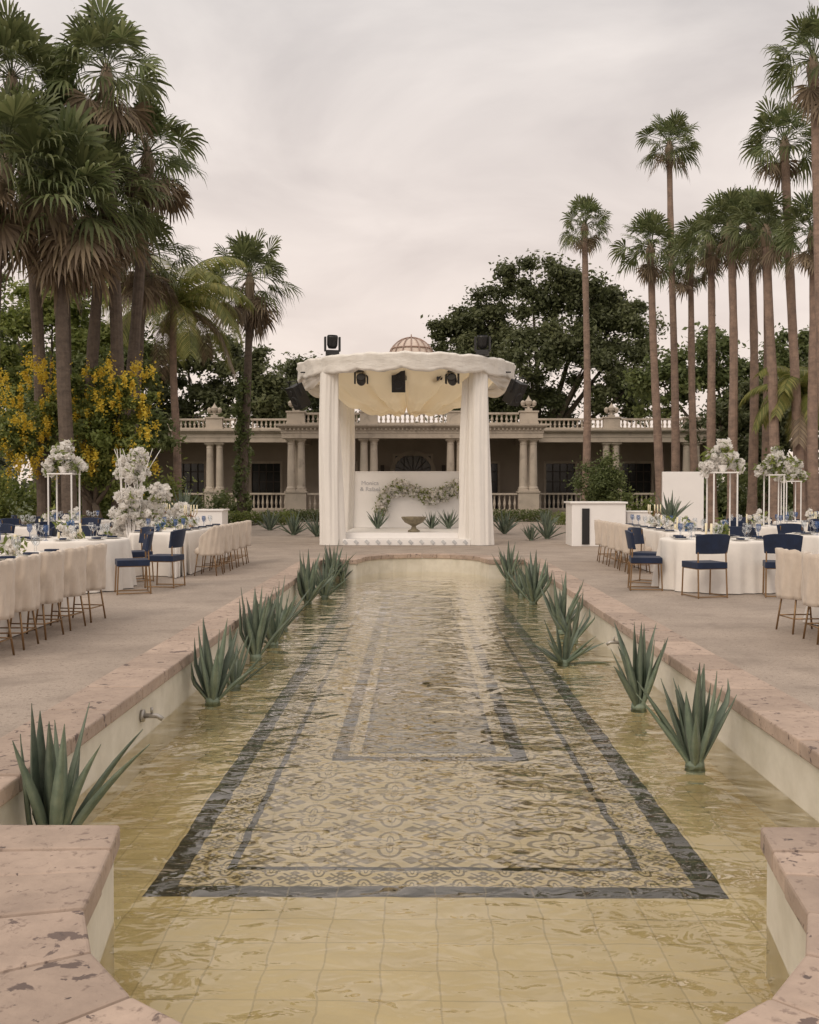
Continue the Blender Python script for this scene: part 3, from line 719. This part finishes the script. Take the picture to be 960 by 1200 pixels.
y_t=tree('golden_shower_tree',-9.7,29.5,[(-1.5,0,3.7,.95),(-.4,0,4.5,.95),(.9,0,4.2,.85),(0,-.3,3.1,1.0),(-2.3,0,2.9,.8),(1.1,0,2.9,.7),(0,0,2.0,.8)],M_leafC,.07,230,11,.12)
g=random.Random(4); cl=[]
for i in range(190):
    a=g.uniform(-2.8,1.9); z_=g.uniform(2.0,5.3)
    cl.append((-9.7+a,28.75+g.uniform(-.5,.9),z_,g.uniform(.10,.20)))
leaves('yellow_flower_clusters',cl,60,.038,M_yel,y_t,3,flat=2.2,asp=.7,gauss=True)
cl=[(g.uniform(-17,-8.4),g.uniform(31.5,35),g.uniform(.3,1.9),g.uniform(.5,.9)) for _ in range(50)]
leaves('garden_shrubs',cl,330,.085,M_leafC,None,21,gauss=True)
cl=[(g.uniform(12.5,22),g.uniform(42,46),g.uniform(.4,2.6),g.uniform(.6,1)) for _ in range(46)]
leaves('garden_shrubs',cl,300,.11,M_leafB,None,22,gauss=True)
cl=[(g.uniform(7.5,16),g.uniform(46.5,47.5),g.uniform(.3,1.3),g.uniform(.3,.6)) for _ in range(26)]
leaves('garden_shrubs',cl,240,.08,M_leafC,None,23,gauss=True)
cl=[(g.uniform(-13,-8),g.uniform(44,47),g.uniform(.3,1.2),g.uniform(.3,.6)) for _ in range(26)]
leaves('garden_shrubs',cl,240,.08,M_leafB,None,24,gauss=True)
cl=[]
for i in range(230):
    x_=g.uniform(-120,120); y_=g.uniform(88,110); cl.append((x_,y_,g.uniform(1,8.0)*(.8+.2*math.sin(x_*.13)),g.uniform(1.8,3.0)))
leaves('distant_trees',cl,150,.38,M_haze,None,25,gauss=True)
b=MB(); b.tube([(7.5,40,0),(7.52,40,1.2)],[.09,.06],8,0); tp=b.obj('round_bush',[M_bark])
leaves('foliage',[(7.5+g.gauss(0,.42),40+g.gauss(0,.4),1.85+g.gauss(0,.42),.5) for _ in range(34)],300,.06,M_leafB,tp,31,gauss=True)
def hedge(x0,x1,y,h,m,seed):
    L_=x1-x0; n=int(L_/.35)+1
    leaves('clipped_hedge',[(x0+i*L_/n,y+k*.3,h*.55,h*.6) for i in range(n+1) for k in range(2)],160,.05,m,None,seed,shell=4)
hedge(-13,-5.6,43,.55,M_leafC,41); hedge(6.2,12,43,.55,M_leafC,42); hedge(-6.4,-3.6,47.2,.55,M_leafB,43); hedge(3.0,6.2,47.2,.55,M_leafB,44)

# ------------------------------------------------------------------ furniture
def chair_blue_mesh():
    b=MB()
    b.box((0,0,.455),(.46,.46,.09),0)
    b.arcpanel((0,.25,0),.46,-pi/2-.50,-pi/2+.50,.62,.90,.05,0,12,lean=.05,topround=.03)
    for sx in(-1,1):
        b.tube([(sx*.21,-.20,.86),(sx*.215,-.215,.44),(sx*.22,-.24,0)],.011,12,1)
        b.tube([(sx*.215,.21,.43),(sx*.22,.23,0)],.011,12,1)
        b.tube([(sx*.215,-.215,.41),(sx*.215,.21,.41)],.010,12,1)
        b.tube([(sx*.22,-.235,.02),(sx*.22,.225,.02)],.009,12,1)
    b.tube([(-.22,-.235,.02),(.22,-.235,.02)],.009,12,1); b.tube([(-.215,-.215,.41),(.215,-.215,.41)],.009,12,1)
    return b.mesh('velvet_chair',[M_blue,M_gold])
def chair_white_mesh():
    b=MB(); n=44; lv=12; vs=[]
    for j in range(lv+1):
        t=j/lv; z=.36+.52*t
        for i in range(n+1):
            a=-pi/2+(i/n-.5)*2*1.95
            drop=max(0,abs(i/n-.5)*2-.45)/.55
            zz=.36+(z-.36)*(1-.42*drop**1.3)
            w=1+.05*math.sin(9*a+4*t)*(1-t*.7)+.03*math.sin(17*a-5*t)+.016*math.sin(31*a+t*6)
            rr=(.255+.02*t)*w
            vs.append((rr*math.cos(a),rr*math.sin(a),zz+.006*math.sin(13*a)*(t>.99)))
    m1=len(vs)
    for j in range(lv+1):
        for i in range(n+1):
            p=Vector(vs[j*(n+1)+i]); vs.append(Vector((p.x*.80,p.y*.80,p.z)))
    fs=[]
    for j in range(lv):
        for i in range(n):
            a=j*(n+1)+i; fs.append((a,a+1,a+n+2,a+n+1)); a+=m1; fs.append((a,a+1,a+n+2,a+n+1))
    for i in range(n):
        a=lv*(n+1)+i; fs.append((a,a+1,m1+a+1,m1+a)); fs.append((i,i+1,m1+i+1,m1+i))
    for j in range(lv):
        for i in (0,n):
            a=j*(n+1)+i; fs.append((a,a+n+1,m1+a+n+1,m1+a))
    b.add(vs,fs,0)
    b.lathe([(0,.37),(.2,.37),(.225,.40),(.22,.46),(.17,.49),(0,.495)],(0,0.03,0),24,0)
    for sx in(-1,1):
        b.tube([(sx*.16,-.15,.4),(sx*.19,-.20,0)],.010,10,1); b.tube([(sx*.16,.15,.4),(sx*.19,.20,0)],.010,10,1)
        b.tube([(sx*.18,-.185,.16),(sx*.18,.185,.16)],.007,10,1)
    b.tube([(-.18,-.185,.16),(.18,-.185,.16)],.007,10,1)
    return b.mesh('slipcover_chair',[M_cover,M_gold],smooth=True)
CB=chair_blue_mesh(); CW=chair_white_mesh()
def cblue(x,y,rz): return mk('velvet_chair',CB,None,.014,(x,y,0),rz+R.uniform(-.08,.08))
def cwhite(x,y,rz): return mk('slipcover_chair',CW,None,0,(x,y,0),rz+R.uniform(-.12,.12))
m,nt,p=newmat('blue_glassware'); p.inputs['Base Color'].default_value=(.04,.10,.26,1); p.inputs['Roughness'].default_value=.08; p.inputs['Alpha'].default_value=.55; M_bluegl=m
def table(x,y,a,bb,square,seed,z=.76):
    r=random.Random(seed); n=150; b=MB(); vs=[]; ph=r.uniform(0,6)
    def pt(i,f,amp,zz):
        t=2*pi*i/n; c_,s_=math.cos(t),math.sin(t); e=.22 if square else 1
        px_=abs(c_)**e*(1 if c_>0 else -1); py_=abs(s_)**e*(1 if s_>0 else -1)
        w=1*f+ (amp*(math.sin(11*t+ph+2*math.sin(2*t))+.6*math.sin(25*t+2*ph)+.3*math.sin(5*t)))/min(a,bb)
        return (x+a*px_*w,y+bb*py_*w,zz)
    rings=[(.0,0,z),(.6,0,z),(.985,0,z),(1.0,0,z-.008),(1.01,.002,z-.04),(1.025,.012,z-.2),(1.04,.024,z-.4),(1.055,.036,z-.6),(1.065,.042,.012)]
    for f,amp,zz in rings:
        for i in range(n): vs.append(pt(i,f,amp,zz))
    b.add(vs,[(k*n+i,k*n+(i+1)%n,(k+1)*n+(i+1)%n,(k+1)*n+i) for k in range(len(rings)-1) for i in range(n)],0)
    b.obj('banquet_table',[M_linen],smooth=True)
    s=MB(); pos=[]
    if square:
        k=int(2*bb/.62)
        for i in range(k):
            yy=y-bb+(i+.5)*2*bb/k
            pos+=[(x-a*.68,yy,pi/2),(x+a*.68,yy,-pi/2)]
    else:
        for i in range(8): t=2*pi*i/8+.2; pos.append((x+a*.72*math.cos(t),y+bb*.72*math.sin(t),t+pi/2))
    gl_=[(.03,0),(.032,.004),(.005,.01),(.004,.09),(.02,.105),(.036,.14),(.034,.20),(.032,.20)]
    for (px_,py_,t) in pos:
        s.lathe([(0,z+.004),(.09,z+.006),(.135,z+.016),(.14,z+.02),(.10,z+.012),(0,z+.009)],(px_,py_,0),20,0)
        s.box((px_,py_,z+.03),(.08,.15,.025),1,rz=t+r.uniform(-.3,.3))
        for q,sc in((.15,1),(.23,1.15)):
            cx_=px_+math.cos(t)*q*.8+(x-px_)*.14; cy_=py_+math.sin(t)*q*.8+(y-py_)*.14
            s.lathe([(p0*1.1,z+.004+p1*sc) for p0,p1 in gl_],(cx_,cy_,0),12,2 if q<.2 or r.random()<.7 else 4)
    for i in range(4):
        cx_=x+r.uniform(-.22,.22)*(1); cy_=y+r.uniform(-.8,.8)*bb*(.8 if square else .35); hh=r.choice([.10,.15,.24])
        s.lathe([(0,z+.004),(.018,z+.004),(.018,z+hh),(.0,z+hh)],(cx_,cy_,0),10,3)
    s.obj('table_setting',[M_cer,M_blue,M_clear,M_cream,M_bluegl],smooth=True)
    fl=[]
    if square:
        for i in range(int(2*bb/1.2)): fl.append((x+r.uniform(-.08,.08),y-bb+(i+.5)*1.2,z+.10,.12))
    else: fl=[(x,y,z+.14,.17)]
    flowers('table_flowers',fl,None,seed,nb=16,br=.05,green=.35,blue=.1,pet=.035)
table(-4.72,10.1,.5,1.9,True,1); 
for yy in (8.7,9.35,10.0,10.65,11.3): cwhite(-3.88+R.uniform(-.04,.04),yy,pi/2)
table(4.95,9.4,.5,1.7,True,2)
for yy in (9.0,9.75,10.45): cwhite(4.13+R.uniform(-.04,.04),yy,-pi/2)
table(-5.35,15.0,.88,.88,False,3)
for a,b_,c_ in [(-4.18,14.3,pi/2+.35),(-3.95,15.25,pi/2-.1),(-5.75,16.4,pi-.2),(-4.7,16.2,pi-.9)]: cblue(a,b_,c_)
table(4.62,15.1,.88,.88,False,4)
for a,b_,c_ in [(4.05,13.9,.25),(5.15,13.95,-.2),(3.45,14.9,-pi/2-.2),(3.75,16.0,-pi/2-.7),(5.9,14.6,.9),(5.3,16.3,pi)]: cblue(a,b_,c_)
table(-4.6,19.0,.5,2.0,True,5)
for yy in (17.4,18.1,18.8,19.5,20.2): cwhite(-3.72,yy,pi/2)
table(4.85,19.3,.5,2.0,True,6)
for yy in (17.9,18.6,19.3,20.0,20.7): cwhite(4.0,yy,-pi/2)
for i,(tx_,ty_) in enumerate([(-7.6,16.3),(-7.7,20.5),(-9.9,18.5),(-8.6,24.5),(7.1,16.6),(7.2,20.8),(9.2,18.3),(9.4,23.5)]):
    table(tx_,ty_,.86,.86,False,20+i)
    for k in range(5):
        t=k*2*pi/5+.3+i; cblue(tx_+1.2*math.cos(t),ty_+1.2*math.sin(t),t+pi/2)
table(-5.9,22.6,.5,1.6,True,31)
def stand(x,y,z0,h,seed,w=.17):
    p_=empty('tall_floral_centerpiece'); b=MB()
    for sx in(-1,1):
        for sy in(-1,1): b.tube([(x+sx*w,y+sy*w,z0),(x+sx*w,y+sy*w,z0+h)],.014,8,0)
    b.box((x,y,z0+h+.012),(2*w+.04,2*w+.04,.022),0); b.box((x,y,z0+.015),(2*w+.04,2*w+.04,.022),0)
    b.lathe([(0,z0+h+.03),(.05,z0+h+.03),(.09,z0+h+.12),(.10,z0+h+.14),(0,z0+h+.13)],(x,y,0),14,0)
    b.obj('frame',[M_white],parent=p_)
    g=random.Random(seed)
    flowers('x',[(x+g.uniform(-.14,.14),y+g.uniform(-.12,.12),z0+h+.26+g.uniform(-.08,.12),.14) for _ in range(5)]+[(x-.25,y,z0+h+.12,.1),(x+.26,y,z0+h+.16,.1),(x+.05,y,z0+h+.48,.08)],p_,seed,nb=11,br=.065,green=.30,pet=.045)
stand(-6.15,17.0,.0,1.78,1,.2); stand(-6.0,20.5,.76,1.0,2); stand(5.25,17.0,.0,1.80,3,.2); stand(7.3,20.2,.76,1.05,4,.15); stand(8.9,23.5,.76,.95,5)
p_=flowers('white_floral_arrangement',[(-5.85,20,1.35,.34),(-6.1,20.1,.95,.30),(-5.55,20.1,1.0,.30),(-5.8,20,1.85,.22),(-5.7,20,2.2,.14),(-6.3,20,.5,.26),(-5.3,20.1,1.45,.18),(-5.2,20.3,.8,.22),(-4.9,20.3,1.05,.16)],None,77,nb=46,br=.07,green=.08,pet=.04)
b=MB()
for q in range(7): b.tube([(-5.85,20,.0),(-5.85+g.uniform(-.2,.2),20,1.2),(-5.8+g.uniform(-.55,.55),20+g.uniform(-.2,.2),2.35)],[.02,.012,.006],6,0)
b.lathe([(0,0),(.2,0),(.24,.4),(0,.42)],(-5.85,20,0),16,0); b.obj('stems_and_vase',[M_white],parent=p_)
def candelabra(x,y,z):
    b=MB(); b.lathe([(0,z),(.07,z),(.02,z+.03),(.012,z+.3),(.02,z+.32)],(x,y,0),12,0)
    for i in range(5):
        a=i*2*pi/5; ex,ey=x+.13*math.cos(a),y+.13*math.sin(a)
        b.tube([(x,y,z+.25),(x+.08*math.cos(a),y+.08*math.sin(a),z+.2),(ex,ey,z+.28)],.008,8,0)
        b.tube([(ex,ey,z+.28),(ex,ey,z+.45)],.012,8,1)
    b.obj('candelabra',[M_gold,M_cream],smooth=True)
for q in [(-5.9,22.0),(-5.8,22.6),(-5.9,23.2),(4.9,20.4),(-4.6,19.8)]: candelabra(q[0],q[1],.764)
bar=empty('white_bar_counter'); b=MB()
b.b2(4.15,5.60,26.5,27.6,0,1.15,0); b.b2(4.10,5.65,26.45,27.65,1.151,1.2,0); b.obj('body',[M_white],parent=bar,bevel=.01)
b=MB(); b.b2(4.42,4.62,26.47,26.497,.05,1.02,0); b.obj('niche_panel',[M_black],parent=bar)  # flat black panel on the front, standing in for the counter's dark niche
b=MB(); b.b2(6.47,7.55,26,26.12,0,2.0,0); b.b2(6.5,6.6,26.121,26.6,0,.06,0); b.b2(7.4,7.5,26.121,26.6,0,.06,0); b.obj('white_partition_panel',[M_white],bevel=.008)
b=MB(); b.b2(5.75,6.4,27,27.6,0,.9,0); b.b2(5.72,6.43,26.97,27.63,.901,.94,0); b.obj('white_side_counter',[M_white],bevel=.008)
b=MB(); b.b2(-6.5,-5.3,26.5,27.3,0,.95,0); b.b2(-6.54,-5.26,26.46,27.34,.951,.99,0); b.obj('white_bar_counter',[M_white],bevel=.01)
def pot_agave(x,y,z,h,seed):
    o=agave('potted_agave',x,y,z+.34,h,22,.8,seed); b=MB(); b.lathe([(0,z),(.14,z),(.2,z+.32),(.22,z+.35),(.19,z+.35),(.17,z+.3),(0,z+.3)],(x,y,0),18,0)
    b.lathe([(0,0),(.2,0),(.2,z-.002),(0,z-.002)],(x,y,0),18,0)
    b.obj('pot',[M_cer],smooth=False,parent=o)
pot_agave(5.65,22,.45,.75,71); pot_agave(-5.1,21.2,.55,.7,72)

# ------------------------------------------------------------------ world, sun, camera
w=bpy.data.worlds.new('World'); scene.world=w; w.use_nodes=True; nt=w.node_tree; N=nt.nodes; L=nt.links
bg=N['Background']; tc=N.new('ShaderNodeTexCoord'); sp=N.new('ShaderNodeSeparateXYZ'); L.new(tc.outputs['Generated'],sp.inputs[0])
zc=math_('MAXIMUM',sp.outputs[2],0.0); zz=math_('ADD',zc,.22)
cb=N.new('ShaderNodeCombineXYZ'); L.new(math_('DIVIDE',sp.outputs[0],zz),cb.inputs[0]); L.new(math_('DIVIDE',sp.outputs[1],zz),cb.inputs[1])
n1=N.new('ShaderNodeTexNoise'); n1.inputs['Scale'].default_value=1.9; n1.inputs['Detail'].default_value=7; n1.inputs['Roughness'].default_value=.52; n1.inputs['Distortion'].default_value=.5
L.new(cb.outputs[0],n1.inputs['Vector'])
rr=N.new('ShaderNodeValToRGB'); e=rr.color_ramp.elements
e[0].position=.36; e[0].color=(.65,.60,.575,1); e[1].position=.64; e[1].color=(.94,.865,.81,1)
L.new(n1.outputs['Fac'],rr.inputs['Fac'])
hz=N.new('ShaderNodeValToRGB'); hz.color_ramp.elements[0].position=0; hz.color_ramp.elements[0].color=(1,1,1,1); hz.color_ramp.elements[1].position=.45; hz.color_ramp.elements[1].color=(0,0,0,1)
L.new(zc,hz.inputs['Fac'])
c1=mixc(math_('MULTIPLY',hz.outputs['Color'],.85),rr.outputs['Color'],(1.06,.85,.72))
zr=N.new('ShaderNodeValToRGB'); zr.color_ramp.elements[0].position=.5; zr.color_ramp.elements[0].color=(.5,.5,.5,1); zr.color_ramp.elements[1].position=.95; zr.color_ramp.elements[1].color=(.85,.82,.77,1)
L.new(zc,zr.inputs['Fac'])
v2=N.new('ShaderNodeVectorMath'); v2.operation='SCALE'; L.new(zr.outputs['Color'],v2.inputs[0]); v2.inputs['Scale'].default_value=2.0
ml=N.new('ShaderNodeVectorMath'); ml.operation='MULTIPLY'; L.new(c1,ml.inputs[0]); L.new(v2.outputs[0],ml.inputs[1])
sky=N.new('ShaderNodeTexSky'); sky.sky_type='NISHITA'; sky.sun_disc=False
SE,SR=math.radians(38),math.radians(215)
sky.sun_elevation=SE; sky.sun_rotation=SR
vs2=N.new('ShaderNodeVectorMath'); vs2.operation='SCALE'; L.new(sky.outputs[0],vs2.inputs[0]); vs2.inputs['Scale'].default_value=.10
c2=mixc(.90,vs2.outputs[0],ml.outputs[0])
L.new(c2,bg.inputs['Color']); bg.inputs['Strength'].default_value=1.0
sl=bpy.data.lights.new('sun','SUN'); sl.energy=1.2; sl.angle=math.radians(30); sl.color=(1,.86,.71)
so=bpy.data.objects.new('sun',sl); COL.objects.link(so)
dirv=Vector((math.sin(SR)*math.cos(SE),math.cos(SR)*math.cos(SE),math.sin(SE)))
so.rotation_euler=dirv.to_track_quat('Z','Y').to_euler(); so.location=(0,0,30)
cam=bpy.data.cameras.new('camera'); co=bpy.data.objects.new('camera',cam); COL.objects.link(co)
cam.sensor_fit='VERTICAL'; cam.sensor_height=36; cam.sensor_width=28.8; cam.lens=34.5; cam.clip_start=.05; cam.clip_end=3000
co.location=(0,0,1.5); co.rotation_euler=(math.radians(90-1.245),0,math.radians(.5))
scene.camera=co
scene.view_settings.view_transform='Standard'; scene.view_settings.look='None'; scene.view_settings.exposure=0
